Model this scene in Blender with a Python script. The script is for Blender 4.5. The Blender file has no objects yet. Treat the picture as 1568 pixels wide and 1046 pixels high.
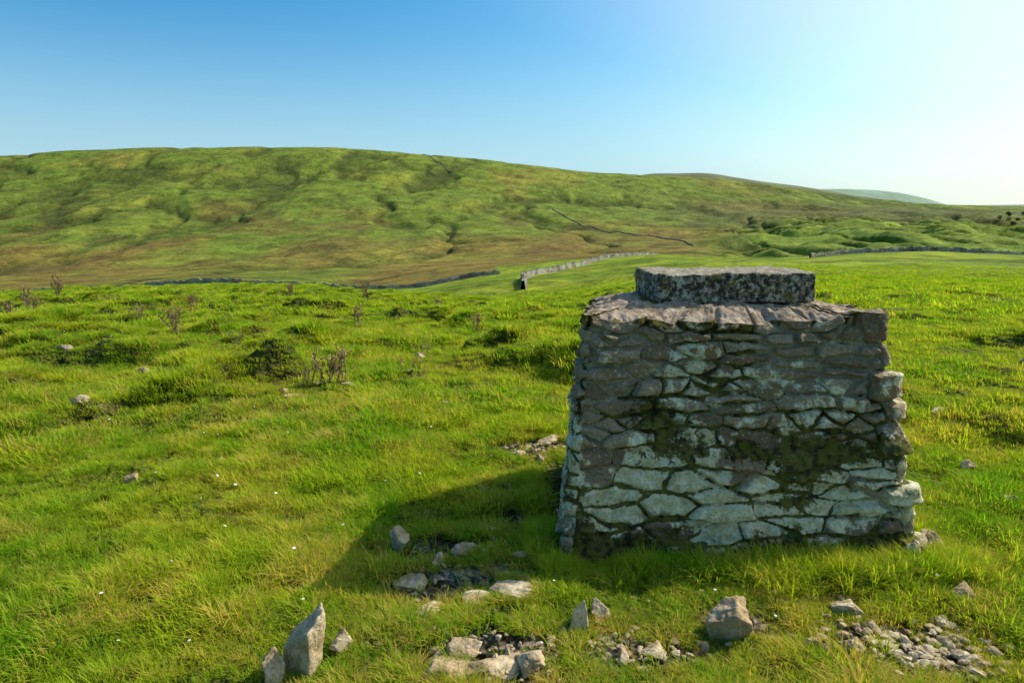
import bpy, math, numpy as np, random
from mathutils import Vector, noise as mnoise
R = np.random.RandomState(7); random.seed(7)
scene = bpy.context.scene
TH = math.radians(9.4); CH = 1.6
# ------------------------------------------------------------ helpers
def ss(a,b,x):
    t=np.clip((x-a)/(b-a),0,1); return t*t*(3-2*t)
def _h(ix,iy,s):
    n=(ix.astype(np.int64)*374761393+iy.astype(np.int64)*668265263+s*974634777)&0xffffffff
    n=((n^(n>>13))*1274126177)&0xffffffff
    n=((n^(n>>16))*2246822519)&0xffffffff
    return ((n^(n>>15))&0xffff)/32767.5-1
def vn(x,y,s=0):
    x=np.asarray(x,float); y=np.asarray(y,float)
    ix=np.floor(x); iy=np.floor(y); fx=x-ix; fy=y-iy
    fx=fx**3*(fx*(fx*6-15)+10); fy=fy**3*(fy*(fy*6-15)+10)
    a=_h(ix,iy,s);b=_h(ix+1,iy,s);c=_h(ix,iy+1,s);d=_h(ix+1,iy+1,s)
    return (a*(1-fx)+b*fx)*(1-fy)+(c*(1-fx)+d*fx)*fy
def fbm(x,y,s=0,o=4,g=.5):
    t=0;a=1;n=0
    for i in range(o):
        t=t+a*vn(x*2**i+i*17.3,y*2**i-i*9.1,s+i); n+=a; a*=g
    return t/n
def mesh_np(name,V,F,smooth=True,attrs=None,mat=None,link=True):
    V=np.asarray(V,np.float32); F=np.asarray(F,np.int32)
    me=bpy.data.meshes.new(name); k=F.shape[1]
    me.vertices.add(len(V)); me.vertices.foreach_set('co',V.ravel())
    me.loops.add(F.size); me.loops.foreach_set('vertex_index',F.ravel())
    me.polygons.add(len(F)); me.polygons.foreach_set('loop_start',np.arange(0,F.size,k,dtype=np.int32))
    me.polygons.foreach_set('loop_total',np.full(len(F),k,np.int32))
    me.polygons.foreach_set('use_smooth',np.full(len(F),smooth,bool))
    me.update(calc_edges=True)
    for an,av in (attrs or {}).items():
        av=np.asarray(av,np.float32)
        if av.ndim==2:
            a=me.attributes.new(an,'FLOAT_COLOR','POINT')
            a.data.foreach_set('color',np.c_[av,np.ones(len(av))].astype(np.float32).ravel())
        else:
            a=me.attributes.new(an,'FLOAT','POINT'); a.data.foreach_set('value',av)
    ob=bpy.data.objects.new(name,me)
    if mat: me.materials.append(mat)
    if link: scene.collection.objects.link(ob)
    return ob
def grid_faces(nr,nc,wrap=False):
    i=np.arange(nr-1)[:,None]; j=np.arange(nc if wrap else nc-1)[None,:]
    j2=(j+1)%nc
    return np.stack([i*nc+j,i*nc+j2,(i+1)*nc+j2,(i+1)*nc+j],-1).reshape(-1,4)
class M:
    def __init__(s,name):
        s.m=bpy.data.materials.new(name); s.m.use_nodes=True; s.nt=s.m.node_tree; s.nt.nodes.clear()
        s.out=s.n('ShaderNodeOutputMaterial')
    def n(s,t,**k):
        nd=s.nt.nodes.new(t)
        for a,v in k.items(): setattr(nd,a,v)
        return nd
    def l(s,a,b): s.nt.links.new(a,b)
    def put(s,sock,v):
        if isinstance(v,bpy.types.NodeSocket): s.l(v,sock)
        elif isinstance(v,(tuple,list)) and len(v)==3 and sock.type=='RGBA': sock.default_value=(*v,1)
        else: sock.default_value=v
    def pos(s): return s.n('ShaderNodeNewGeometry').outputs['Position']
    def attr(s,nm,o='Fac'): return s.n('ShaderNodeAttribute',attribute_name=nm).outputs[o]
    def noise(s,sc,det=4,vec=None,rough=.55,dist=0):
        q=s.n('ShaderNodeTexNoise'); q.inputs['Scale'].default_value=sc; q.inputs['Detail'].default_value=det
        q.inputs['Roughness'].default_value=rough; q.inputs['Distortion'].default_value=dist
        s.l(vec or s.pos(),q.inputs['Vector']); return q.outputs['Fac']
    def math(s,op,a,b=0.,c=0.,clamp=False):
        q=s.n('ShaderNodeMath',operation=op,use_clamp=clamp); s.put(q.inputs[0],a); s.put(q.inputs[1],b); s.put(q.inputs[2],c); return q.outputs[0]
    def mr(s,v,a,b,c=0.,d=1.):
        q=s.n('ShaderNodeMapRange',interpolation_type='SMOOTHSTEP'); s.put(q.inputs[0],v)
        for i,x in enumerate((a,b,c,d)): s.put(q.inputs[i+1],x)
        return q.outputs[0]
    def mix(s,f,a,b,mode='MIX'):
        q=s.n('ShaderNodeMix',data_type='RGBA',blend_type=mode); s.put(q.inputs[0],f); s.put(q.inputs[6],a); s.put(q.inputs[7],b); return q.outputs[2]
    def ramp(s,f,st):
        q=s.n('ShaderNodeValToRGB'); s.put(q.inputs[0],f); e=q.color_ramp.elements
        while len(e)<len(st): e.new(.5)
        for i,(p,c) in enumerate(st): e[i].position=p; e[i].color=(*c,1)
        return q.outputs[0]
    def bump(s,h,st=.5,d=.01,nrm=None):
        q=s.n('ShaderNodeBump'); q.inputs['Strength'].default_value=st; q.inputs['Distance'].default_value=d; s.l(h,q.inputs['Height'])
        if nrm: s.l(nrm,q.inputs['Normal'])
        return q.outputs[0]
    def bsdf(s,col,rough=.9,nrm=None,spec=.2):
        q=s.n('ShaderNodeBsdfPrincipled'); s.put(q.inputs['Base Color'],col); s.put(q.inputs['Roughness'],rough)
        q.inputs['Specular IOR Level'].default_value=spec
        if nrm: s.l(nrm,q.inputs['Normal'])
        return q.outputs[0]
    def done(s,sh): s.l(sh,s.out.inputs[0]); return s.m
# ------------------------------------------------------------ terrain model
COL=[-300,0,200,320,420,560,640,700,800,900,1000,1100,1250,1400,1568,1900]
ST=[.4,6,15,40,90,160,250,350,500,800,1100,1500,2300,14000]
def zpy(py,d): return CH+d*math.tan(math.atan((523-py)/1045)-TH)
PY={40:[455,453,446,443,442,452,458,461,462,456,444,434,430,430,430,430],
 90:[475,472,465,462,462,466,462,456,450,441,424,412,406,404,405,406],
 160:[480,478,470,465,465,462,452,440,428,418,402,397,393,385,392,394],
 250:[451,450,440,433,436,443,440,429,416,402,391,398,402,402,408,408],
 350:[441,440,432,426,428,434,424,415,404,396,392,390,390,388,394,396],
 500:[422,420,413,410,410,406,402,399,394,388,380,374,368,368,374,380],
 800:[355,352,346,345,345,345,350,350,350,352,352,347,340,336,338,344],
 1100:[290,287,283,280,280,284,290,293,303,312,318,322,322,322,325,328],
 1500:[246,240,230,228,228,231,238,242,253,265,270,275,294,311,317,317]}
TAB=[]
for d in ST:
    if d<10: TAB.append([0.]*16)
    elif d==15: TAB.append([-.45,-.42,-.4,-.4,-.4,-.42,-.45,-.45,-.42,-.38,-.3,-.2,-.12,-.1,-.1,-.1])
    elif d==2300: TAB.append([z*.55-10 for z in TAB[-1]])
    elif d==14000: TAB.append([-40.]*16)
    else: TAB.append([zpy(p,d) for p in PY[d]])
TAB=np.array(TAB); COLA=np.array(COL,float); LD=np.log(np.array(ST))
def herm(xs,Y,x):
    dx=np.diff(xs); m=np.gradient(Y,xs)
    i=np.clip(np.searchsorted(xs,x)-1,0,len(xs)-2); h=dx[i]; t=np.clip((x-xs[i])/h,0,1)
    return (2*t**3-3*t**2+1)*Y[i]+(t**3-2*t**2+t)*h*m[i]+(-2*t**3+3*t**2)*Y[i+1]+(t**3-t**2)*h*m[i+1]
PHM=math.atan(1.05)
def cd(x,y):
    r=np.hypot(x,y); ph=np.arctan2(x,y); pc=np.clip(ph,-PHM,PHM)
    px=784+1059*np.tan(pc); back=ss(PHM,math.pi,np.abs(ph))
    px=px*(1-back)+784*back
    return px,np.maximum(r*np.cos(pc),.4),r
def tusf(x,y): return np.maximum(0,fbm(x*.95+.3*vn(x*2,y*2,8),y*.95,11,3,.4)-.06)
def H(x,y,extra=False):
    x=np.asarray(x,float); y=np.asarray(y,float); sh=x.shape; x=x.ravel(); y=y.ravel()
    px,d,r=cd(x,y)
    Z=np.array([herm(COLA,row,px) for row in TAB])
    dl=np.diff(LD)[:,None]; sl=np.diff(Z,axis=0)/dl
    m=np.zeros_like(Z); a,b=sl[:-1],sl[1:]
    m[1:-1]=np.where(a*b>0,2*a*b/(a+b+1e-12*np.sign(a+b)+1e-15),0)
    L=np.log(d); i=np.clip(np.searchsorted(LD,L)-1,0,len(ST)-2); k=np.arange(len(x))
    h=np.diff(LD)[i]; t=np.clip((L-LD[i])/h,0,1)
    z=(2*t**3-3*t**2+1)*Z[i,k]+(t**3-2*t**2+t)*h*m[i,k]+(-2*t**3+3*t**2)*Z[i+1,k]+(t**3-t**2)*h*m[i+1,k]
    z+=(.024*fbm(x*1.7,y*1.7,3,3)+.022*fbm(x*3.6,y*3.6,6,2))*(1-ss(20,60,r))
    tus=tusf(x,y)
    tus2=np.maximum(0,vn(x*1.9+3,y*1.9,15)-.2)
    tus3=np.maximum(0,vn(x*1.2+9,y*1.2,17)-.25)
    ta=ss(4.,8,r)*(1-ss(60,140,r)); lf=1-.55*ss(1050,1350,px)
    z+=(.26*ss(0,.6,tus)+.18*tus2+.18*tus3)*ta*lf
    z+=.6*fbm(x/18,y/18,21,3)*ss(45,110,r)*(1-ss(300,500,r))
    hl=ss(300,700,d)*(1-.75*ss(1350,1500,d))*(1-ss(1500,2300,d))
    rg=1-np.abs(fbm(x/130+.25*fbm(x/60,y/60,5,2),y/330,31,4))*2
    z+=hl*(-9*np.maximum(0,rg-.35)**2*2+3*fbm(x/45,y/60,33,5,.55))
    rr=ss(1020,1220,px)*ss(260,400,d)*(1-ss(850,1100,d))
    u_=(x+y*.55)/40; v_=(y-x*.3)/150
    z+=rr*(-26*np.maximum(0,.55-np.abs(fbm(u_+.5*vn(x/50,y/50,6),v_,41,3,.4))*2.2)+6*fbm(x/30,y/45,47,4))
    if extra: return z.reshape(sh),px.reshape(sh),d.reshape(sh),tus.reshape(sh),rg.reshape(sh),rr.reshape(sh)
    return z.reshape(sh)
BARE=[(-.1,2.32,.42,.16),(-.32,2.9,.40,.17),(1.5,2.42,.36,.16),(.5,2.42,.32,.09),(-.35,3.28,.26,.14),(-.9,2.9,.14,.06),(-.1,4.0,.2,.09),
 (.22,4.85,.33,.13),(-1.62,2.75,.13,.07),(0.02,3.6,.13,.25),(-.6,4.7,.13,.06),(.95,2.6,.18,.07),(1.3,2.85,.35,.08),(2.05,3.1,.15,.12),(-3.7,5.8,.2,.08),(.9,2.98,.7,.05),(-2.9,3.4,.1,.05),(-1.2,3.6,.1,.04),(2.7,4.9,.3,.1)]
def bare(x,y,raw=False):
    m=np.zeros_like(x)
    wx=x+.1*fbm(x*5,y*5,51,3); wy=y+.07*fbm(x*5,y*5,57,3)
    if raw:
        for a,b,c,e in BARE: m=np.maximum(m,np.exp(-((wx-a)/(c+.24))**2-((wy-b)/(e+.18))**2))
        return m
    for a,b,c,e in BARE: m=np.maximum(m,np.exp(-((wx-a)/c)**2-((wy-b)/e)**2))
    return ss(.3,.62,m+.42*fbm(x*14,y*14,61,3))
# ------------------------------------------------------------ ground mesh
rr_=[.25]
while rr_[-1]<14000: rr_.append(rr_[-1]*(1.0085 if 1.5<rr_[-1]<1700 else 1.06))
rad=np.array(rr_)
ph=np.concatenate([np.linspace(-math.radians(48),math.radians(48),860),np.linspace(math.radians(48),math.radians(312),90)[1:-1]])
RR,PP=np.meshgrid(rad,ph,indexing='ij'); X=RR*np.sin(PP); Y=RR*np.cos(PP)
Z,px,d,tus,rg,rmask=H(X,Y,True)
def C(a,b,f): return a*(1-f[...,None])+b*f[...,None]
c3=lambda *a: np.array(a)*np.ones(X.shape+(3,))
n2=fbm(X/.7,Y/.7,73,4); r=RR
col=C(c3(.095,.115,.012),c3(.17,.16,.03),ss(-.4,.6,n2))  # near base kept dark: shadow in the gaps between tufts, put into colour
midc=C(c3(.18,.27,.012),c3(.33,.36,.022),ss(-.5,.5,fbm(X/5,Y/9,75,4)))
midc=C(midc,c3(.25,.22,.05),ss(.05,.4,fbm(X/10,Y/22,76,4))*.7*ss(1150,1300,px)*(1-ss(60,100,d)))
midc=C(midc,c3(.12,.19,.015),ss(.1,.5,fbm(X/3,Y/7,78,3))*.5)
col=C(col,midc,ss(12,45,r))
hn=fbm(X/120,Y/190,81,5); hn2=fbm(X/35,Y/60,83,4); hn3=fbm(X/9,Y/18,85,3)
low=1-ss(480,1000,d)
och=c3(.235,.170,.034); gre=c3(.155,.200,.022); yel=c3(.28,.275,.034); drk=c3(.060,.066,.014)
hill=C(gre,och,ss(-.3,.45,hn*.9+hn2*.35+low*.7-.30-.1*ss(1000,1200,px)))
hill=C(hill,yel,ss(.12,.55,fbm(X/90,Y/70,87,5))*.6)
hill=C(hill,drk,ss(.62,.95,rg+.15*hn2)*.65)
hill=C(hill,drk,ss(.1,.45,hn2*.55+hn3*.7)*.5)
rust=c3(.15,.085,.03)
hill=C(hill,rust,ss(.05,.45,fbm(X/60,Y/110,89,4))*.55*ss(380,500,d)*(1-ss(800,1000,d)))
hill=C(hill,c3(.125,.105,.04),ss(900,1150,px)*ss(800,950,d)*(1-ss(1100,1300,d))*.6)
gr2=C(c3(.13,.19,.02),c3(.25,.32,.03),ss(-.3,.4,hn2))
hill=C(hill,gr2,rmask*.9*(1-ss(700,900,d)))
hf=ss(235,275,d+18*vn(X/30,Y/30,4))
hf=np.where(px>760,ss(290,380,d+25*vn(X/30,Y/30,4)),hf)
col=C(col,hill,hf)
col=C(col,c3(.12,.17,.12),ss(2300,6000,d)*.6)  # bluish distance haze painted into the far ground colour
bm=bare(X,Y)
col=C(col,C(c3(.13,.09,.05),c3(.38,.295,.19),ss(-.35,.35,fbm(X*9,Y*9,91,3))),bm)
V=np.stack([X,Y,Z-bm*.012],-1).reshape(-1,3)
nc=len(ph); F=grid_faces(len(rad),nc,True)
g=M('ground_turf')
ca=g.attr('gcol','Color')
f1=g.noise(28,6); f2=g.noise(2.2,5); f3=g.noise(.25,6); f4=g.noise(.035,10,rough=.72)
v=g.math('ADD',g.math('MULTIPLY',g.mr(f1,.3,.7),.35),g.math('MULTIPLY',g.mr(f2,.3,.7),.3))
v=g.math('ADD',v,g.math('MULTIPLY',g.mr(f3,.3,.7),.45)); v=g.math('ADD',v,g.math('MULTIPLY',g.mr(f4,.34,.66),.75))
v=g.math('ADD',v,.08)
cc=g.n('ShaderNodeCombineColor')
for i in range(3): g.l(v,cc.inputs[i])
colr=g.mix(1.,ca,cc.outputs[0],'MULTIPLY')
bmp=g.bump(f1,.6,.02); bmp=g.bump(f3,.9,.7,bmp); bmp=g.bump(f4,1.,7,bmp)
gm=g.done(g.bsdf(colr,.95,bmp,.1))
ground=mesh_np('ground',V,F,attrs={'gcol':col.reshape(-1,3)},mat=gm)
# ------------------------------------------------------------ distant hills
def dhill(name,d0,w,pts,colr):  # colr: turf tones with distance haze painted in, no volume
    P=np.array(pts,float); xs=np.linspace(P[0,0],P[-1,0],120); py=herm(P[:,0],P[:,1],xs)
    zt=np.array([zpy(p,d0) for p in py]); ds=np.linspace(-1,1,30)
    D,_=np.meshgrid(ds,xs,indexing='ij'); U=(xs-784)/1059
    Yh=d0+D*w; Xh=Yh*0+U[None,:]*(d0+D*w)
    Zh=-60+(zt[None,:]+60)*(1-np.abs(D)**2.2)+fbm(Xh/150,Yh/150,5,4)*14*(np.abs(D))
    m=M(name+'_turf'); n=m.noise(.006,7); m_=m.done(m.bsdf(m.mix(m.mr(n,.35,.65),colr[0],colr[1]),.95,m.bump(n,.6,25)))
    return mesh_np(name,np.stack([Xh,Yh,Zh],-1).reshape(-1,3),grid_faces(30,120),mat=m_)
dhill('distant_hill',2600,500,[(930,285),(985,269),(1040,266.5),(1088,267.5),(1110,271),(1150,277),(1250,291),(1300,300),(1360,312)],((.12,.12,.06),(.17,.18,.07)))
dhill('distant_hill',5200,900,[(1130,310),(1200,297),(1250,291),(1310,291),(1370,296),(1410,304),(1450,315),(1480,322)],((.19,.27,.18),(.25,.33,.22)))  # paler, bluer turf pair: aerial haze put into the colour
dhill('distant_hill',4200,800,[(1400,325),(1450,316),(1500,315),(1568,314),(1650,309),(1900,300)],((.17,.21,.15),(.22,.27,.18)))  # haze of distance painted into these turf tones too
# ------------------------------------------------------------ drystone walls
wm=M('drystone'); vv=wm.n('ShaderNodeTexVoronoi'); vv.inputs['Scale'].default_value=2.2; wm.l(wm.pos(),vv.inputs['Vector'])
nn=wm.noise(.3,4)
wc=wm.mix(wm.mr(nn,.3,.7),(.14,.12,.09),(.34,.31,.24)); wc=wm.mix(.5,wc,vv.outputs['Color'],'SOFT_LIGHT')
wmat=wm.done(wm.bsdf(wc,.9,wm.bump(vv.outputs['Distance'],1.,.15)))
def wall(pts,h,w,step=1.2):
    P=[]
    for (p0,d0),(p1,d1) in zip(pts[:-1],pts[1:]):
        a=np.array([(p0-784)/1059*d0,d0]); b=np.array([(p1-784)/1059*d1,d1]); n=max(2,int(np.linalg.norm(b-a)/step))
        for i in range(n): P.append(a+(b-a)*i/n)
    P=np.array(P)
    k=np.ones(9)/9; Q=np.c_[np.convolve(np.pad(P[:,0],4,'edge'),k,'valid'),np.convolve(np.pad(P[:,1],4,'edge'),k,'valid')]
    Q+=np.c_[fbm(Q[:,0]/9,Q[:,1]/9,1,2),fbm(Q[:,0]/9,Q[:,1]/9,2,2)]
    T=np.gradient(Q,axis=0); T/=np.linalg.norm(T,axis=1)[:,None]+1e-9; N=np.c_[-T[:,1],T[:,0]]
    z=H(Q[:,0],Q[:,1]); hh=h*(1+.18*R.randn(len(Q)).clip(-2,1.5)); rows=[]
    for o,f in ((-.5,-.5),(-.42,.55),(-.3,1.),(.3,1.),(.42,.55),(.5,-.5)):
        q=Q+N*(o*w+.05*R.randn(len(Q))[:,None]); rows.append(np.c_[q,z+hh*f])
    V=np.concatenate(rows); return mesh_np('drystone_wall',V,grid_faces(6,len(Q)),smooth=False,mat=wmat)
wall([(-500,248),(-300,248),(0,248),(200,248),(320,247),(420,248),(560,249),(620,250),(700,252),(775,256)],1.5,.8)
wall([(795,100),(800,120),(803,140),(806,170),(818,188),(880,215),(905,235),(925,258),(985,290),(1010,330)],1.5,.8,.8)
wall([(1240,150),(1290,158),(1400,162),(1440,163),(1568,164),(1750,166),(2000,170)],.95,.6,.8)
wall([(845,1000),(860,950),(900,850),(950,765),(1000,690),(1035,600),(1065,530)],1.0,.8)
wall([(638,1490),(655,1420),(672,1330),(695,1240)],1.2,.8,4)
V=[];F=[]; rt=np.random.RandomState(4)
for i in range(34):
    dd=rt.uniform(780,940); xx=(rt.uniform(1528,1640)-784)/1059*dd; z0=float(H(np.array([xx]),np.array([dd]))[0]); hgt=rt.uniform(4,7)
    for k in range(170):
        q=rt.randn(3); q/=np.linalg.norm(q); q*=rt.uniform(.5,1.); cpos=np.array([xx,dd,z0+hgt*.42])+q*np.array([hgt*.5,hgt*.5,hgt*.45]); o=len(V)
        for _ in range(3): V.append(cpos+rt.randn(3)*.5)
        F.append((o,o+1,o+2))
    o=len(V); V+= [(xx-.3,dd,z0-1),(xx+.3,dd,z0-1),(xx,dd,z0+hgt*.7)]; F.append((o,o+1,o+2))
lm=M('leaves'); mesh_np('distant_trees',V,F,False,mat=lm.done(lm.bsdf(lm.mix(lm.noise(.3,3),(.04,.06,.012),(.09,.13,.025)),.9)))
# ------------------------------------------------------------ stone pedestal
def loop(corners,rad_,n):
    c=np.array(corners,float)
    segs=[]
    for i in range(4):
        a,b=c[i],c[(i+1)%4]; L=np.linalg.norm(b-a); u=(b-a)/L; segs.append((a+u*rad_,b-u*rad_,u))
    pts=[];nr=[]
    for i in range(4):
        a,b,u=segs[i]; nxt=segs[(i+1)%4]; k=n[i]
        N=np.array([u[1],-u[0]]); N2=np.array([nxt[2][1],-nxt[2][0]])
        for t in np.linspace(0,1,k,endpoint=False): pts.append(a+(b-a)*t); nr.append(N)
        p0,pc,p1=b,c[(i+1)%4],nxt[0]
        for t in np.linspace(0,1,14,endpoint=False):
            pts.append((1-t)**2*p0+2*t*(1-t)*pc+t*t*p1); q=N*(1-t)+N2*t; nr.append(q/np.linalg.norm(q))
    return np.array(pts),np.array(nr)
BOT=[(.215,3.08),(2.05,3.18),(2.12,4.5),(.36,4.5)]
TOP=[(.345,3.33),(1.875,3.39),(1.89,4.33),(.50,4.30)]
n4=[330,170,110,170]
Bp,Bn=loop(BOT,.08,n4); Tp,Tn=loop(TOP,.05,n4); ns=len(Bp)
S=np.concatenate([[0],np.cumsum(np.linalg.norm(np.diff(Bp,axis=0),axis=1))])
HT=1.17; nz=250; zz=np.linspace(-.14,HT,nz)
SS,ZZ=np.meshgrid(S,zz); Slen=S[-1]+.01
RC=S[330+7]
sw=SS+.030*fbm(SS*4,ZZ*7,101,3)+.018*fbm(SS*13,ZZ*18,103,2)
zw=ZZ+.034*fbm(SS*1.9,ZZ*2.2,105,2)+.015*fbm(SS*7,ZZ*8,107,3)+.006*fbm(SS*25,ZZ*20,109,2)
AN=3.4; seeds=[]; zc=-.2
while zc<HT-.02:
    hcrs=R.uniform(.085,.155) if zc<.5 else R.uniform(.055,.115)
    if zc+hcrs>HT-.055: hcrs=HT-zc
    xs=-.35
    while xs<Slen+.35:
        wd=R.uniform(.12,.44)*(hcrs/.09)**.3
        q=R.rand()
        if q<.26 and hcrs>.075:
            f_=R.uniform(.2,.36); seeds.append((xs+wd/2,zc+hcrs*f_)); seeds.append((xs+wd/2+R.uniform(-.05,.05),zc+hcrs*(f_+.5)))
        elif q<.42: seeds.append((xs+wd*.3,zc+hcrs*.4)); seeds.append((xs+wd*.8,zc+hcrs*.65))
        else: seeds.append((xs+wd/2,zc+hcrs*.5+R.uniform(-.15,.15)*hcrs))
        xs+=wd
    zc+=hcrs
seeds=np.array(seeds); nS=len(seeds)
F1=np.full(SS.shape,1e9); ID1=np.zeros(SS.shape,int)
def win(k,ws,wz):
    c0,c1=np.searchsorted(S,[seeds[k,0]-ws,seeds[k,0]+ws]); r0,r1=np.searchsorted(zz,[seeds[k,1]-wz,seeds[k,1]+wz]); return slice(r0,r1),slice(c0,c1)
for k in range(nS):
    w_=win(k,.42,.22); 
    dd=(sw[w_]-seeds[k,0])**2+(AN*(zw[w_]-seeds[k,1]))**2
    m=dd<F1[w_]; F1[w_][m]=dd[m]; ID1[w_][m]=k
dist=np.full(SS.shape,.2)
for k in range(nS):
    w_=win(k,.6,.28); ids=ID1[w_]; p=seeds[ids]
    dd=(sw[w_]-seeds[k,0])**2+(AN*(zw[w_]-seeds[k,1]))**2
    ex=seeds[k,0]-p[...,0]; ez=AN*(seeds[k,1]-p[...,1]); L=np.hypot(ex,ez)+1e-9
    bd=(dd-F1[w_])/(2*L); bd=bd/np.hypot(ex/L,ez/L*AN)
    m=(ids!=k)&(bd<dist[w_]); dist[w_][m]=bd[m]
rnd=R.rand(nS)[ID1]; sid=(R.randint(1,999,nS))[ID1].astype(float)
pS=R.uniform(-.006,.018,nS)+.018*(R.rand(nS)>.82)
prot=pS[ID1]; cxs=seeds[ID1]
tilt=(R.uniform(-.22,.22,nS))[ID1]*(ZZ-cxs[...,1])+(R.uniform(-.07,.07,nS))[ID1]*(SS-cxs[...,0])
zq=-.2; i=0
while zq<HT:
    hq=R.uniform(.085,.165)
    if zq+hq>HT-.06: hq=HT+.1-zq
    a=RC-(R.uniform(.13,.2) if i%2 else R.uniform(.06,.1)); b_=RC+(.1 if i%2 else .26); i+=1
    hw,hh=(b_-a)/2,hq/2; cr=.35*hh
    dx=np.abs(sw-(a+b_)/2)-hw+cr; dz=np.abs(zw-(zq+hh))-hh+cr
    sd=np.hypot(np.maximum(dx,0),np.maximum(dz,0))+np.minimum(np.maximum(dx,dz),0)-cr
    ins=sd<0; dist=np.where(ins,-sd,np.minimum(dist,np.maximum(sd,0)))
    rnd[ins]=R.rand(); sid[ins]=R.randint(1,999); prot[ins]=R.choice([.0,.02,.045,.07]); tilt[ins]=(R.uniform(-.35,.35)*(ZZ-zq-hh))[ins]
    zq+=hq
hrel=ZZ/HT
jn=.002+.013*np.clip(fbm(SS*4,ZZ*5,111,3)+.35,0,1)
prof=ss(0,.012,dist-jn)**.7
mort=1-ss(-.001,.005,dist-jn)
rag=np.exp(-((SS-RC)/.2)**2)
mlev=-.010-.014*ss(.35,.8,hrel)-.010*rag+.014*fbm(SS*5,ZZ*5,113,4)
strata=.0055*fbm(SS*5+sid,ZZ*42+sid,115,3)+.011*fbm(SS*16+sid,ZZ*22,117,4)
disp=mlev*(1-prof)+prof*(prot+tilt+strata-.004)+.004*fbm(SS*22,ZZ*22,119,4)+.016*fbm(SS*3,ZZ*3,120,3)
tpar=np.clip((ZZ)/HT,-.15,1)
PX=Bp[None,:,0]*(1-tpar)+Tp[None,:,0]*tpar; PYY=Bp[None,:,1]*(1-tpar)+Tp[None,:,1]*tpar
NX=Bn[None,:,0]; NY=Bn[None,:,1]
drop=.020*fbm(SS*2.5,ZZ*0,131,3)+.018*np.clip(vn(SS*6,ZZ*0,133),-.6,1)-.025*rnd*(hrel>.94)
VX=PX+NX*disp; VY=PYY+NY*disp; VZ=ZZ+drop*ss(.8,1,hrel)
cen=np.array([1.12,3.84])
nt=60; f=np.linspace(0,1,nt+1)[1:]**1.3
tx=VX[-1][None]*(1-f[:,None])+cen[0]*f[:,None]; ty=VY[-1][None]*(1-f[:,None])+cen[1]*f[:,None]
ff=f[:,None]*np.ones_like(tx)
tz=VZ[-1][None]*(1-ss(0,.2,ff))+HT*ss(0,.2,ff)+.04*ss(0,.4,ff)+.024*fbm(tx*7,ty*7,141,4)*ss(0,.06,ff)+.014*fbm(tx*30,ty*30,143,4)*ss(0,.04,ff)
Vb=np.stack([np.vstack([VX,tx]),np.vstack([VY,ty]),np.vstack([VZ,tz])],-1).reshape(-1,3)
def ext(a,v): return np.vstack([a,np.full(tx.shape,v)]).ravel()
band=np.exp(-((hrel-.27-.12*vn(SS*2.3,0*SS,5))/.19)**2)
pale=band*(.66+.50*(rnd-.5))*(1-.5*mort)+.34*fbm(SS*3.2,ZZ*3.6,121,3)+.16*np.exp(-((hrel-.72)/.14)**2)*ss(.3,.6,SS)
moss=.26*mort+.32*np.exp(-((hrel-.46-.12*vn(SS*2.2,0*SS,9))/.10)**2)*ss(.3,.8,SS)*(1-ss(1.6,1.85,SS))+.26*np.exp(-((hrel-.02)/.09)**2)+.26*ss(.93,1.,hrel)+.50*fbm(SS*2.6,ZZ*3.,123,4)+.04
moss=moss+.25*(1-ss(.0,.25,SS))*(1-ss(.1,.5,hrel))
b=M('rubble_masonry')
A=lambda n:b.attr(n)
nb=b.noise(5,6,rough=.6,dist=.3); nm=b.noise(17,7,rough=.65); nf=b.noise(70,5,rough=.6); nvf=b.noise(260,3)
st=b.ramp(b.math('ADD',b.math('MULTIPLY',A('rnd'),.55),b.math('MULTIPLY',nm,.45)),[(.12,(.17,.115,.066)),(.35,(.30,.21,.125)),(.6,(.39,.30,.185)),(.8,(.42,.32,.19)),(.95,(.54,.43,.27))])
st=b.mix(b.math('MULTIPLY',b.mr(nf,.5,.64),.5),st,(.09,.068,.042))
st=b.mix(b.math('MULTIPLY',b.mr(nb,.50,.66),.5),st,(.38,.18,.055))
mc=b.mix(nf,(.22,.18,.095),(.56,.48,.30))
base=b.mix(A('mort'),st,mc)
base=b.mix(A('topm'),base,b.mix(b.mr(nm,.35,.65),(.28,.19,.12),(.60,.46,.33)))
pf=b.math('ADD',A('pale'),b.math('ADD',b.math('MULTIPLY',nm,1.1),b.math('MULTIPLY',nb,1.0)))
pf=b.math('ADD',pf,b.math('MULTIPLY',nf,.4))
pf=b.mr(pf,1.48,1.56)
palec=b.mix(b.mr(nm,.35,.65),(.55,.49,.25),(.88,.81,.56))
palec=b.mix(b.math('MULTIPLY',b.mr(nf,.5,.62),.5),palec,(.33,.28,.13))
base=b.mix(b.math('MULTIPLY',pf,.95),base,palec)
vo=b.n('ShaderNodeTexVoronoi'); vo.inputs['Scale'].default_value=38; b.l(b.pos(),vo.inputs['Vector'])
dots=b.math('MULTIPLY',b.mr(vo.outputs['Distance'],.16,.3,1.,0.),b.mr(nb,.46,.54))
base=b.mix(b.math('MULTIPLY',dots,.5),base,(.66,.60,.42))
mf=b.math('ADD',A('moss'),b.math('ADD',b.math('MULTIPLY',b.noise(9,8,rough=.75),1.),b.math('MULTIPLY',nf,.3)))
mf=b.mr(mf,.93,1.0)
mossc=b.mix(b.mr(b.noise(24,4),.38,.56),(.045,.032,.012),(.20,.19,.018))
base=b.mix(b.math('MULTIPLY',mf,.92),base,mossc)
bh=b.math('ADD',b.math('MULTIPLY',nf,.8),b.math('MULTIPLY',nm,1.4)); bh=b.math('ADD',bh,b.math('MULTIPLY',mf,b.math('MULTIPLY',nvf,1.2)))
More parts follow.
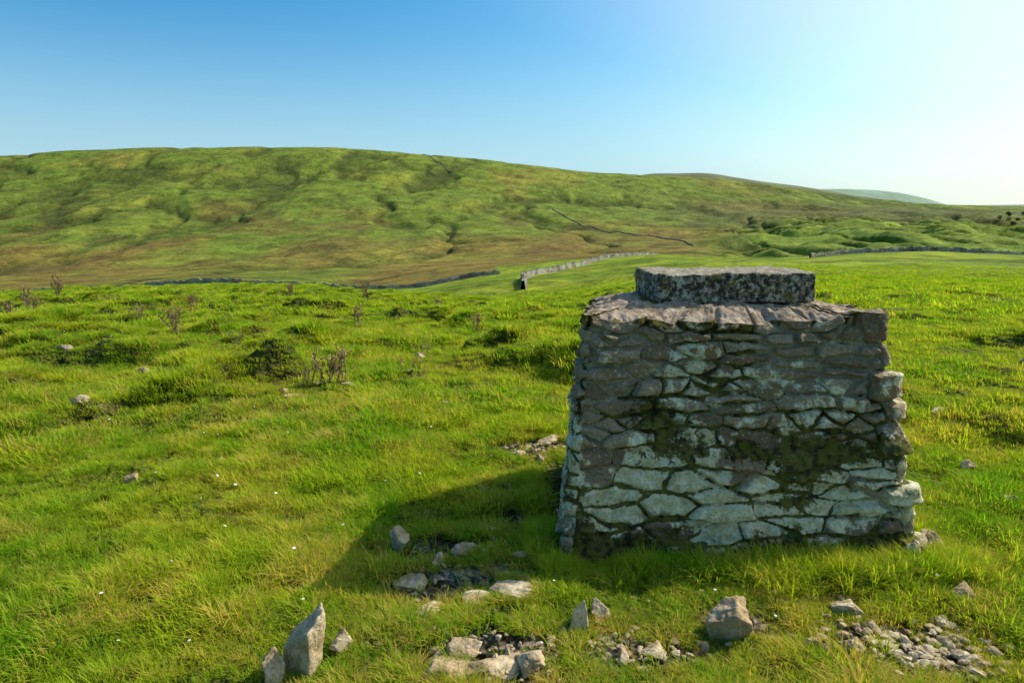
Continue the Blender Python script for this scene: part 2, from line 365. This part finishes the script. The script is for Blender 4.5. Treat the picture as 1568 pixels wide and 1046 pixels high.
pm=b.done(b.bsdf(base,.9,b.bump(b.math('ADD',bh,b.math('MULTIPLY',nvf,.3)),1.,.016),.12))
ped=bpy.data.objects.new('stone_pedestal',None); scene.collection.objects.link(ped)
mas=mesh_np('masonry',Vb,grid_faces(nz+nt,ns,True),attrs={'rnd':ext(rnd,.5),'mort':ext(mort,.6),'pale':ext(pale,-.2),'moss':ext(moss,.0)+np.vstack([0*SS,.30*(1-ss(.0,.2,ff))+.35*ss(.3,.45,ff)]).ravel(),'topm':ext(0*SS,1.)},mat=pm)
mas.parent=ped
def rbox(name,sx,sy,sz,n,rd,amp,mat,seed=0):
    vs=[];fs=[];o=0
    nx,ny,nzz=[max(3,int(s*n)) for s in (sx,sy,sz)]
    for ax,(na,nb_) in ((0,(ny,nzz)),(1,(nx,nzz)),(2,(nx,ny))):
        for sg in (-1,1):
            a,b_=np.meshgrid(np.linspace(-1,1,na),np.linspace(-1,1,nb_),indexing='ij'); c=np.full_like(a,sg)
            P=[None]*3; P[ax]=c; oth=[i for i in range(3) if i!=ax]; P[oth[0]]=a; P[oth[1]]=b_
            vs.append(np.stack(P,-1).reshape(-1,3)); ff_=grid_faces(na,nb_)
            if (sg>0)==(ax==1): ff_=ff_[:,::-1]
            fs.append(ff_+o); o+=na*nb_
    V=np.vstack(vs)*np.array([sx,sy,sz])/2; hs=np.array([sx,sy,sz])/2-rd
    I=np.clip(V,-hs,hs); D=V-I; L=np.linalg.norm(D,axis=1)[:,None]+1e-9; D=D/L; V=I+D*np.minimum(L,rd)
    for i in range(len(V)):
        p=Vector(V[i]); q=p+Vector((seed,seed,0))
        e=mnoise.fractal(q*6,1,2,4)*amp*1.2+mnoise.fractal(q*28,1,2,4)*amp*.8
        V[i]+=D[i]*e
    ob=mesh_np(name,V,np.vstack(fs),mat=mat)
    import bmesh; bm_=bmesh.new(); bm_.from_mesh(ob.data); bmesh.ops.remove_doubles(bm_,verts=bm_.verts,dist=1e-5); bmesh.ops.recalc_face_normals(bm_,faces=bm_.faces); bm_.to_mesh(ob.data); bm_.free()
    return ob
c=M('gritstone_cap'); gn=c.noise(38,7,rough=.72); gb=c.noise(9,5); gv=c.noise(150,3)
cb=c.mix(c.mr(gn,.44,.58),(.055,.045,.030),(.34,.285,.20))
cb=c.mix(c.mr(c.math('ADD',gn,c.math('MULTIPLY',gb,.45)),.75,.82),cb,(.54,.49,.36))
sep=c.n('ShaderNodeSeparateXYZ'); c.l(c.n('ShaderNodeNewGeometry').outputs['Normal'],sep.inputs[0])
cb=c.mix(c.math('MULTIPLY',c.mr(sep.outputs[2],.4,.9),.7),cb,c.mix(gn,(.26,.21,.15),(.60,.51,.39)))  # upward faces painted paler beige, standing in for sun on the top
cb=c.mix(c.math('MULTIPLY',c.mr(c.noise(14,5),.56,.64),.7),cb,(.24,.17,.035))
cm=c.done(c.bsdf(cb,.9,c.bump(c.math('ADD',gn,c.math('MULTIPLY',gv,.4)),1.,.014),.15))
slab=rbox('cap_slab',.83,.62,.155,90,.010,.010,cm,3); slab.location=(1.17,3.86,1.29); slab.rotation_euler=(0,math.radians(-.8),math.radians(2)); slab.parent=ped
slab2=rbox('cap_bed',.78,.54,.08,50,.03,.012,pm,8); slab2.location=(1.165,3.87,1.185); slab2.parent=ped
# ------------------------------------------------------------ rocks
rk=M('limestone'); ra=rk.noise(14,7,rough=.65); rb=rk.noise(80,5); rc=rk.noise(3,3)
rcol=rk.mix(rk.mr(ra,.35,.65),(.36,.26,.15),(.72,.58,.39)); rcol=rk.mix(rk.math('MULTIPLY',rk.mr(rc,.42,.6),.5),rcol,(.42,.25,.11))
rcol=rk.mix(rk.math('MULTIPLY',rk.mr(rb,.53,.66),.5),rcol,(.12,.09,.055))
rmat=rk.done(rk.bsdf(rcol,.9,rk.bump(rk.math('ADD',ra,rk.math('MULTIPLY',rb,.5)),.9,.014),.15))
import bmesh
def ico(sub):
    bm_=bmesh.new(); bmesh.ops.create_icosphere(bm_,subdivisions=sub,radius=1)
    V=np.array([v.co[:] for v in bm_.verts]); F=np.array([[v.index for v in f.verts] for f in bm_.faces]); bm_.free(); return V,F
I4=ico(5); I2=ico(2)
def rockshape(I,rs,npl=10,nz_=.05):
    V=I[0]; n=rs.randn(npl,3); n/=np.linalg.norm(n,axis=1)[:,None]; dd=rs.uniform(.45,.95,npl)
    dot=V@n.T; rr=np.where(dot>.05,dd/np.maximum(dot,.05),9).min(1); rr=np.minimum(rr,1.25)
    return V*rr[:,None]
def rock(x,y,w,dp,h,rz=0,sink=.3,lean=(0,0),seed=0):
    rs=np.random.RandomState(seed+int(abs(x*100)+y*37)); V=rockshape(I4,rs)
    e=np.array([mnoise.fractal(Vector(v)*2.2+Vector((seed,x,y)),1,2,5)+.35*abs(mnoise.fractal(Vector(v)*7+Vector((seed,x,y)),1,2,3)) for v in V]); V=V*(1+.15*e)[:,None]
    V=V*np.array([w/2,dp/2,h/2])*1.05
    ob=mesh_np('rock',V,I4[1],mat=rmat); z=float(H(np.array([x]),np.array([y]))[0])
    ob.location=(x,y,z+h*(.5-sink)); ob.rotation_euler=(lean[0],lean[1],rz); return ob
RK=[(-.735,2.29,.15,.12,.36,.3,.2,(.1,.22)),(-.85,2.23,.08,.09,.14,1,.2,(0,.1)),(-.65,2.40,.08,.07,.10,.5,.2,(0,-.5)),(-.56,3.25,.11,.11,.12,0,.2,(0,0)),
(-.23,3.2,.12,.1,.06,.4,.4,(0,0)),(-.36,3.12,.10,.08,.05,1.4,.4,(0,0)),(-.44,2.93,.18,.12,.06,.4,.5,(0,0)),(-.02,2.78,.22,.13,.07,.1,.5,(0,0)),(-.16,2.76,.16,.11,.06,.6,.5,(0,0)),
(-.36,2.66,.15,.10,.07,.4,.45,(0,0)),(.27,2.56,.09,.08,.17,.2,.25,(0,.15)),(.36,2.64,.08,.07,.10,.9,.3,(0,0)),(.90,2.51,.19,.13,.19,.2,.3,(0,-.3)),
(1.42,2.66,.13,.10,.09,.1,.3,(.1,.1)),(2.13,3.25,.10,.1,.15,.7,.25,(0,.2)),(1.94,3.1,.08,.08,.12,.2,.25,(0,0)),(1.98,2.78,.10,.08,.07,.6,.3,(0,0)),
(2.88,3.8,.14,.10,.09,.3,.3,(0,0)),(-.08,2.27,.26,.17,.10,.2,.55,(0,0)),(-.28,2.24,.24,.14,.08,.8,.6,(0,0)),(.05,2.3,.13,.10,.09,2,.4,(0,0)),(-.18,2.36,.14,.08,.07,.3,.5,(0,0)),(-.9,2.88,.15,.09,.04,.2,.5,(0,0)),
(-.19,4.05,.12,.06,.06,-.6,.3,(0,.2)),(-2.4,4.1,.09,.07,.07,.2,.2,(0,0)),(-3.75,5.75,.14,.1,.08,.1,.2,(0,0)),(-2.27,6.6,.11,.08,.08,.4,.2,(0,0)),(-2.1,6.3,.14,.08,.07,.6,.2,(0,0)),
(-.5,4.45,.07,.06,.06,.4,.3,(0,0)),(.05,4.75,.12,.09,.05,.4,.4,(0,0)),(.28,4.95,.14,.1,.06,0,.4,(0,0)),(.42,4.7,.1,.08,.05,1,.4,(0,0)),(.2,4.6,.10,.08,.05,2,.4,(0,0)),
(3.08,4.4,.13,.08,.06,.3,.3,(0,0)),(5.9,7.6,.3,.2,.14,.3,.3,(0,0)),(3.6,5.6,.16,.1,.08,.3,.3,(0,0)),(1.18,2.43,.09,.07,.06,.3,.3,(0,0)),(1.30,2.38,.08,.07,.05,1.3,.3,(0,0)),(.55,2.4,.10,.08,.05,.3,.4,(0,0)),(.42,2.35,.08,.06,.05,1.3,.4,(0,0)),
(-4.9,5.3,.1,.1,.1,0,.3,(0,0)),(-.1,3.45,.1,.08,.04,0,.4,(0,0)),(.05,3.15,.09,.07,.04,0,.4,(0,0)),(.14,2.84,.10,.08,.04,0,.4,(0,0)),(-3.8,4.55,.12,.09,.07,0,.3,(0,0)),(-1.7,6.9,.12,.08,.08,0,.2,(0,0)),(-3.2,8.2,.15,.1,.1,0,.2,(0,0)),(-1.2,8.8,.12,.1,.1,0,.2,(0,0)),
(-5.6,8.4,.16,.1,.1,0,.2,(0,0)),(-4.1,7.4,.12,.1,.08,0,.2,(0,0)),(-.6,6.0,.09,.07,.05,0,.2,(0,0)),(-1.4,5.3,.08,.07,.05,0,.2,(0,0))]
for i,t in enumerate(RK): rock(t[0],t[1],t[2],t[3],t[4],t[5],t[6],t[7],seed=i+20)
gv_=[];gf=[];o=0
def gadd(cx,cy,sx,sy,n,s0,s1):
    global o
    for _ in range(n):
        x=cx+R.randn()*sx; y=cy+R.randn()*sy
        if .12<x<2.1 and y>3.1 and y<4.6: continue
        s=R.uniform(s0,s1)*R.uniform(.5,1); V=rockshape(I2,R,8)*np.array([s,s*R.uniform(.6,1),s*R.uniform(.4,.7)])/2
        a=R.uniform(0,6.28); V=V@np.array([[math.cos(a),-math.sin(a),0],[math.sin(a),math.cos(a),0],[0,0,1]])
        gv_.append(V+np.array([x,y,float(H(np.array([x]),np.array([y]))[0])+s*.1])); gf.append(I2[1]+o); o+=len(V)
gadd(1.55,2.40,.2,.09,170,.015,.075); gadd(1.75,2.5,.12,.08,50,.02,.07); gadd(-.1,2.35,.3,.12,110,.012,.05); gadd(-.3,2.9,.3,.18,45,.015,.045); gadd(.45,2.45,.28,.06,55,.015,.055); gadd(-.3,3.25,.22,.12,22,.015,.05)
gadd(.2,4.8,.2,.12,60,.02,.07); gadd(2.0,3.1,.12,.12,20,.02,.07); gadd(1.3,2.8,.3,.07,35,.015,.05); gadd(-.9,2.88,.1,.05,15,.02,.05); gadd(-.1,4.,.15,.1,15,.02,.05); gadd(0,3.6,.1,.2,16,.015,.05); gadd(2.6,3.,.5,.4,20,.015,.04); gadd(-1.5,3.,1.,.8,40,.01,.035)
mesh_np('gravel',np.vstack(gv_),np.vstack(gf),smooth=False,mat=rmat)
# ------------------------------------------------------------ grass
gm_=M('grass_blades'); hh=gm_.attr('h'); pn=gm_.noise(.9,5); pn2=gm_.noise(3.5,5,rough=.65); rn=gm_.n('ShaderNodeObjectInfo').outputs['Random']; bl=gm_.attr('br')
c1=gm_.mix(gm_.mr(pn,.38,.60),(.18,.36,.012),(.42,.48,.024))
c1=gm_.mix(gm_.math('MULTIPLY',rn,.5),c1,(.48,.54,.038))
c1=gm_.mix(gm_.math('MULTIPLY',gm_.mr(bl,.7,.9),gm_.mr(bl,1.,1.05,.45,0.)),c1,(.12,.28,.045))
dry=gm_.mr(gm_.math('ADD',gm_.math('MULTIPLY',pn2,.6),gm_.math('MULTIPLY',bl,.4)),.58,.70)
c1=gm_.mix(gm_.math('MULTIPLY',dry,.8),c1,(.68,.45,.12))
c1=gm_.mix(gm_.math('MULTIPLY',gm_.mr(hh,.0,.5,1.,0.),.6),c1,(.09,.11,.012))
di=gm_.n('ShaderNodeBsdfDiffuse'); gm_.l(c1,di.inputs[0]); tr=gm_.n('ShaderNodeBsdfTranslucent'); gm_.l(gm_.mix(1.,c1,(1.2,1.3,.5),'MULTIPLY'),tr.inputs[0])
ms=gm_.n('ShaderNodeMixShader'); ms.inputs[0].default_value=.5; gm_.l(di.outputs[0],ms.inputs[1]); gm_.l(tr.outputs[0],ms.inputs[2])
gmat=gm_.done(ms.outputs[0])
coll=bpy.data.collections.new('grass_tufts')
def tuft(name,nb,rad_,h0,h1,w,bend,rs,bo=0):
    V=[];F=[];hA=[];bA=[]
    for _ in range(nb):
        a=rs.uniform(0,6.28); q=rad_*math.sqrt(rs.rand()); bx,by=q*math.cos(a),q*math.sin(a)
        da=a+rs.uniform(-1.2,1.2); L=rs.uniform(h0,h1); bd=bend*rs.uniform(.2,1.3); ww=w*rs.uniform(.6,1.2); br=rs.rand()+bo
        dx,dy=math.cos(da),math.sin(da); sx,sy=-dy,dx; o=len(V)
        for k,t in enumerate((0,.35,.7,1)):
            out=bd*L*t**1.8; zz_=L*t*(1-.35*bd*t); cx,cy=bx+dx*out,by+dy*out; hw=ww/2*(1,.9,.6,0)[k]
            if k<3: V+= [(cx-sx*hw,cy-sy*hw,zz_),(cx+sx*hw,cy+sy*hw,zz_)]; hA+=[t,t]; bA+=[br,br]
            else: V+=[(cx,cy,zz_)]; hA+=[1]; bA+=[br]
        F+=[(o,o+1,o+3),(o,o+3,o+2),(o+2,o+3,o+5),(o+2,o+5,o+4),(o+4,o+5,o+6)]
    ob=mesh_np(name,V,F,attrs={'h':hA,'br':bA},mat=gmat,link=False); coll.objects.link(ob)
rs=np.random.RandomState(3)
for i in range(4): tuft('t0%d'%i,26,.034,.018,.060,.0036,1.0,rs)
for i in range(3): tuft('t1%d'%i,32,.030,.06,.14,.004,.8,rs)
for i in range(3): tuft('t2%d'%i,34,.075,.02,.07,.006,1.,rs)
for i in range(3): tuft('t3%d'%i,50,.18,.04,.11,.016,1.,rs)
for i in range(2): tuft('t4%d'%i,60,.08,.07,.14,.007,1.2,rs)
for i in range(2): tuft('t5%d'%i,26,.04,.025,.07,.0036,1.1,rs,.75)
P=[];SC=[];ID=[]
def scatter(r0,r1,n,lo,hi,s0,s1,keepf=None):
    rr=np.sqrt(R.uniform(r0*r0,r1*r1,n)); a=R.uniform(-math.radians(47),math.radians(47),n); x=rr*np.sin(a); y=rr*np.cos(a)
    k=(R.rand(n)>bare(x,y)*.93)
    inb=(x>.2)&(x<2.05)&(y>3.12)&(y<4.5); k&=~inb
    if keepf is not None: k&=keepf(x,y)
    x,y=x[k],y[k]; z=H(x,y); pn=fbm(x*1.1,y*1.1,201,3)+.9*fbm(x*5,y*5,203,2)
    s=R.uniform(s0,s1,len(x))*(1+.85*np.clip(pn,-.6,1))
    tr_=np.exp(-((x-.3)/1.3)**2-((y-2.8)/.7)**2); s*=1-.35*tr_
    P.append(np.c_[x,y,z-.004]); SC.append(s); ID.append(R.randint(lo,hi+1,len(x)))
scatter(1.2,5.8,28000,0,3,.7,1.5)
scatter(1.2,6.5,2600,4,6,.35,.85,keepf=lambda x,y: fbm(x*1.8,y*1.8,205,3)>.0)
scatter(1.2,6.,14000,15,16,.6,1.2,keepf=lambda x,y: (bare(x,y,True)+.6*fbm(x*4,y*4,206,3))>.42)
scatter(1.2,9.,14000,15,16,.7,1.5,keepf=lambda x,y: fbm(x*1.3,y*1.3,208,4)>.24)
scatter(5.4,15,36000,7,9,.75,1.6)
scatter(5,40,16000,13,14,.45,.95,keepf=lambda x,y: tusf(x,y)>.14)
scatter(6,30,5500,13,14,.5,1.0,keepf=lambda x,y: vn(x*1.9+3,y*1.9,15)>.35)
scatter(6,30,6000,13,14,.5,1.0,keepf=lambda x,y: vn(x*1.2+9,y*1.2,17)>.42)
scatter(14,52,40000,10,12,.6,1.4)
scatter(50,95,10000,10,12,.9,1.6,keepf=lambda x,y: x/y>0)
n=1300; t=R.rand(n); side=R.randint(0,5,n)
x=np.where(side<3,.15+1.98*t,np.where(side==3,.14-.05*R.rand(n),2.14+.06*R.rand(n))); y=np.where(side<3,3.04+.11*t-np.abs(R.randn(n))*.08,3.1+1.2*t)
P.append(np.c_[x,y,H(x,y)-.005]); SC.append(R.uniform(.35,.95,n)*(.85+.5*vn(x*5,y*5,3))); ID.append(R.randint(4,7,n))
n=420; x=1.55+R.randn(n)*.33; y=3.0+R.randn(n)*.07-np.abs(x-1.5)*.05; k=y<3.12; x,y=x[k],y[k]
P.append(np.c_[x,y,H(x,y)-.005]); SC.append(R.uniform(.7,1.35,len(x))); ID.append(R.randint(4,7,len(x)))
P=np.vstack(P); SC=np.concatenate(SC); ID=np.concatenate(ID)
gme=bpy.data.meshes.new('grass'); gme.vertices.add(len(P)); gme.vertices.foreach_set('co',P.astype(np.float32).ravel())
for nm_,ty,vl in (('scl','FLOAT',SC.astype(np.float32)),('rz','FLOAT',R.uniform(0,6.28,len(P)).astype(np.float32)),('idx','INT',ID.astype(np.int32))):
    a=gme.attributes.new(nm_,ty,'POINT'); a.data.foreach_set('value',vl)
grass=bpy.data.objects.new('grass',gme); scene.collection.objects.link(grass)
ng=bpy.data.node_groups.new('grass_instances','GeometryNodeTree')
ng.interface.new_socket('Geometry',in_out='INPUT',socket_type='NodeSocketGeometry'); ng.interface.new_socket('Geometry',in_out='OUTPUT',socket_type='NodeSocketGeometry')
N=ng.nodes.new; gi=N('NodeGroupInput'); go=N('NodeGroupOutput'); iop=N('GeometryNodeInstanceOnPoints'); ci=N('GeometryNodeCollectionInfo')
ci.inputs['Collection'].default_value=coll; ci.inputs['Separate Children'].default_value=True; ci.inputs['Reset Children'].default_value=True
def na(nm_,ty):
    q=N('GeometryNodeInputNamedAttribute'); q.data_type=ty; q.inputs['Name'].default_value=nm_; return q.outputs['Attribute']
cx=N('ShaderNodeCombineXYZ'); lk=ng.links.new
lk(na('rz','FLOAT'),cx.inputs[2]); lk(gi.outputs[0],iop.inputs['Points']); lk(ci.outputs[0],iop.inputs['Instance']); iop.inputs['Pick Instance'].default_value=True
lk(na('idx','INT'),iop.inputs['Instance Index']); lk(cx.outputs[0],iop.inputs['Rotation']); lk(na('scl','FLOAT'),iop.inputs['Scale']); lk(iop.outputs[0],go.inputs[0])
md=grass.modifiers.new('inst','NODES'); md.node_group=ng
# ------------------------------------------------------------ thistles
tm=M('thistle_dry'); th=tm.attr('h'); tn=tm.noise(40,3)
tc=tm.mix(th,(.20,.18,.05),tm.mix(tm.mr(tn,.4,.6),(.40,.21,.12),(.66,.46,.30))); tmat=tm.done(tm.bsdf(tc,.9))
def thistle(x,y,h,nst,seed):
    rs=np.random.RandomState(seed); V=[];F=[];A=[]
    def tri(a,b_,c_,hv):
        o=len(V); V.extend([a,b_,c_]); F.append((o,o+1,o+2)); A.extend([hv]*3)
    def blade(p,dr,L,w,hv):
        s=np.cross(dr,[.1,.2,1.]); s/=np.linalg.norm(s)+1e-6; tri(p-s*w,p+s*w,p+dr*L,hv)
    def stem(p0,dr,L,w,dep):
        k=6; pts=[p0]; dd=dr.copy()
        for i in range(k): dd=dd+rs.randn(3)*.08; dd/=np.linalg.norm(dd); pts.append(pts[-1]+dd*L/k)
        for i in range(k):
            a,b_=pts[i],pts[i+1]
            for an in (0,2.1,4.2):
                s=np.array([math.cos(an),math.sin(an),0])*w; s2=np.array([math.cos(an+2.1),math.sin(an+2.1),0])*w
                o=len(V); V.extend([a+s,a+s2,b_+s2,b_+s]); A.extend([.3+.5*i/k]*4); F.append((o,o+1,o+2)); F.append((o,o+2,o+3))
            for _ in range(3):
                d_=rs.randn(3); d_[2]=abs(d_[2])*.5+.1; d_/=np.linalg.norm(d_); blade(a+(b_-a)*rs.rand(),d_,L*rs.uniform(.10,.22),w*2.2,rs.uniform(.1,.9))
            if dep and i>2: 
                d_=rs.randn(3)*.6; d_[2]=1; stem(a,d_/np.linalg.norm(d_),L*.35,w*.7,0)
        e=pts[-1]
        for _ in range(26):
            d_=rs.randn(3); d_[2]+=.6; d_/=np.linalg.norm(d_); blade(e,d_,.022*rs.uniform(.6,1.2)*(h/.3),.004*h/.3,1.)
    for i in range(nst):
        d_=np.array([rs.randn()*.22,rs.randn()*.22,1.]); d_/=np.linalg.norm(d_)
        stem(np.array([rs.randn()*.05,rs.randn()*.05,0.]),d_,h*rs.uniform(.65,1.05),.005*h/.3,1)
    for _ in range(30):
        a=rs.uniform(0,6.28); blade(np.array([0,0,.01]),np.array([math.cos(a),math.sin(a),rs.uniform(.1,.6)]),h*.35*rs.uniform(.5,1),.012,.2)
    ob=mesh_np('thistle',np.array(V),np.array(F),smooth=False,attrs={'h':A},mat=tmat); ob.location=(x,y,float(H(np.array([x]),np.array([y]))[0]))
for i,(a,b_,h,n_) in enumerate([(-2.0,6.9,.36,6),(-1.8,7.0,.40,5),(-2.15,6.8,.26,4),(-1.1,7.2,.2,3),(-5.6,11.3,.5,6),(-9.3,12.6,.5,6),(-11.,15.5,.55,5),(-12.8,18,.6,5),(-3.0,13.2,.45,4),(-.7,12.2,.4,4),(-6.8,21,.6,5),(-14,21,.7,6),(-8.,17,.5,5),(-1.2,9,.25,3),(.35,10.8,.3,3),(-5.2,24,.7,5),(-1.7,16,.45,3),(2.9,13,.3,3),(-7.4,13.5,.4,4),(-3.9,9.5,.3,3)]): thistle(a,b_,h,n_,i+5)
V=[];F=[]
for i in range(110):
    a=R.uniform(-.6,.6); q=R.uniform(2.6,11); x=q*math.sin(a); y=q*math.cos(a)
    if bare(np.array([x]),np.array([y]))[0]>.3 or (.1<x<2.1 and 3.1<y<4.6): continue
    z=float(H(np.array([x]),np.array([y]))[0])+.06; rr=R.uniform(.005,.009); tl=R.randn(2)*.3; o=len(V)
    V.append((x,y,z+.002))
    for k in range(8): V.append((x+rr*math.cos(k*.785),y+rr*math.sin(k*.785),z+rr*(tl[0]*math.cos(k*.785)+tl[1]*math.sin(k*.785))))
    for k in range(8): F.append((o,o+1+k,o+1+(k+1)%8))
dm=M('petal'); dmat=dm.done(dm.bsdf(dm.mix(dm.noise(90,2),(.7,.7,.62),(.8,.8,.75)),.8)); mesh_np('daisies',V,F,mat=dmat)
# ------------------------------------------------------------ light, sky, camera
AZ=math.radians(66); EL=math.radians(40)
sd=Vector((math.sin(AZ)*math.cos(EL),math.cos(AZ)*math.cos(EL),math.sin(EL)))
L=bpy.data.lights.new('sun','SUN'); L.energy=5; L.angle=math.radians(.5); L.color=(1,.94,.82)
lo=bpy.data.objects.new('sun',L); lo.rotation_euler=sd.to_track_quat('Z','Y').to_euler(); scene.collection.objects.link(lo)
w=bpy.data.worlds.new('World'); scene.world=w; w.use_nodes=True; nt_=w.node_tree; bg=nt_.nodes['Background']
W=M.__new__(M); W.nt=nt_
sk=W.n('ShaderNodeTexSky'); sk.sky_type='NISHITA'; sk.sun_disc=False; sk.sun_elevation=EL; sk.sun_rotation=AZ; sk.altitude=100; sk.air_density=1.; sk.dust_density=2.6; sk.ozone_density=2.
hs=W.n('ShaderNodeHueSaturation'); hs.inputs['Saturation'].default_value=1.5; W.l(sk.outputs[0],hs.inputs['Color'])
skc=W.mix(1.,hs.outputs[0],(.80,1.24,1.18),'MULTIPLY')
tc_=W.n('ShaderNodeTexCoord').outputs['Generated']
sp=W.n('ShaderNodeSeparateXYZ'); W.l(tc_,sp.inputs[0])
dp=W.n('ShaderNodeVectorMath',operation='DOT_PRODUCT'); W.l(tc_,dp.inputs[0]); dp.inputs[1].default_value=tuple(sd)
glow=W.mr(dp.outputs['Value'],.42,.80)
hz=W.mix(glow,(3.8,5.1,6.3),(7.4,7.3,7.1))
fz=W.math('MULTIPLY',W.mr(sp.outputs[2],-.05,.30,1.,0.),.85)
fz=W.math('MAXIMUM',fz,W.math('MULTIPLY',glow,.45))
skc=W.mix(fz,skc,hz)
W.l(skc,bg.inputs[0]); bg.inputs[1].default_value=.15
cam=bpy.data.cameras.new('camera'); cam.lens=24; cam.sensor_width=36; cam.clip_end=40000; cam.clip_start=.05
co=bpy.data.objects.new('camera',cam); co.location=(0,0,CH); co.rotation_euler=(math.pi/2-TH,0,0); scene.collection.objects.link(co); scene.camera=co
scene.view_settings.view_transform='Standard'; scene.view_settings.look='None'; scene.view_settings.exposure=0
print('faces ok',len(P))
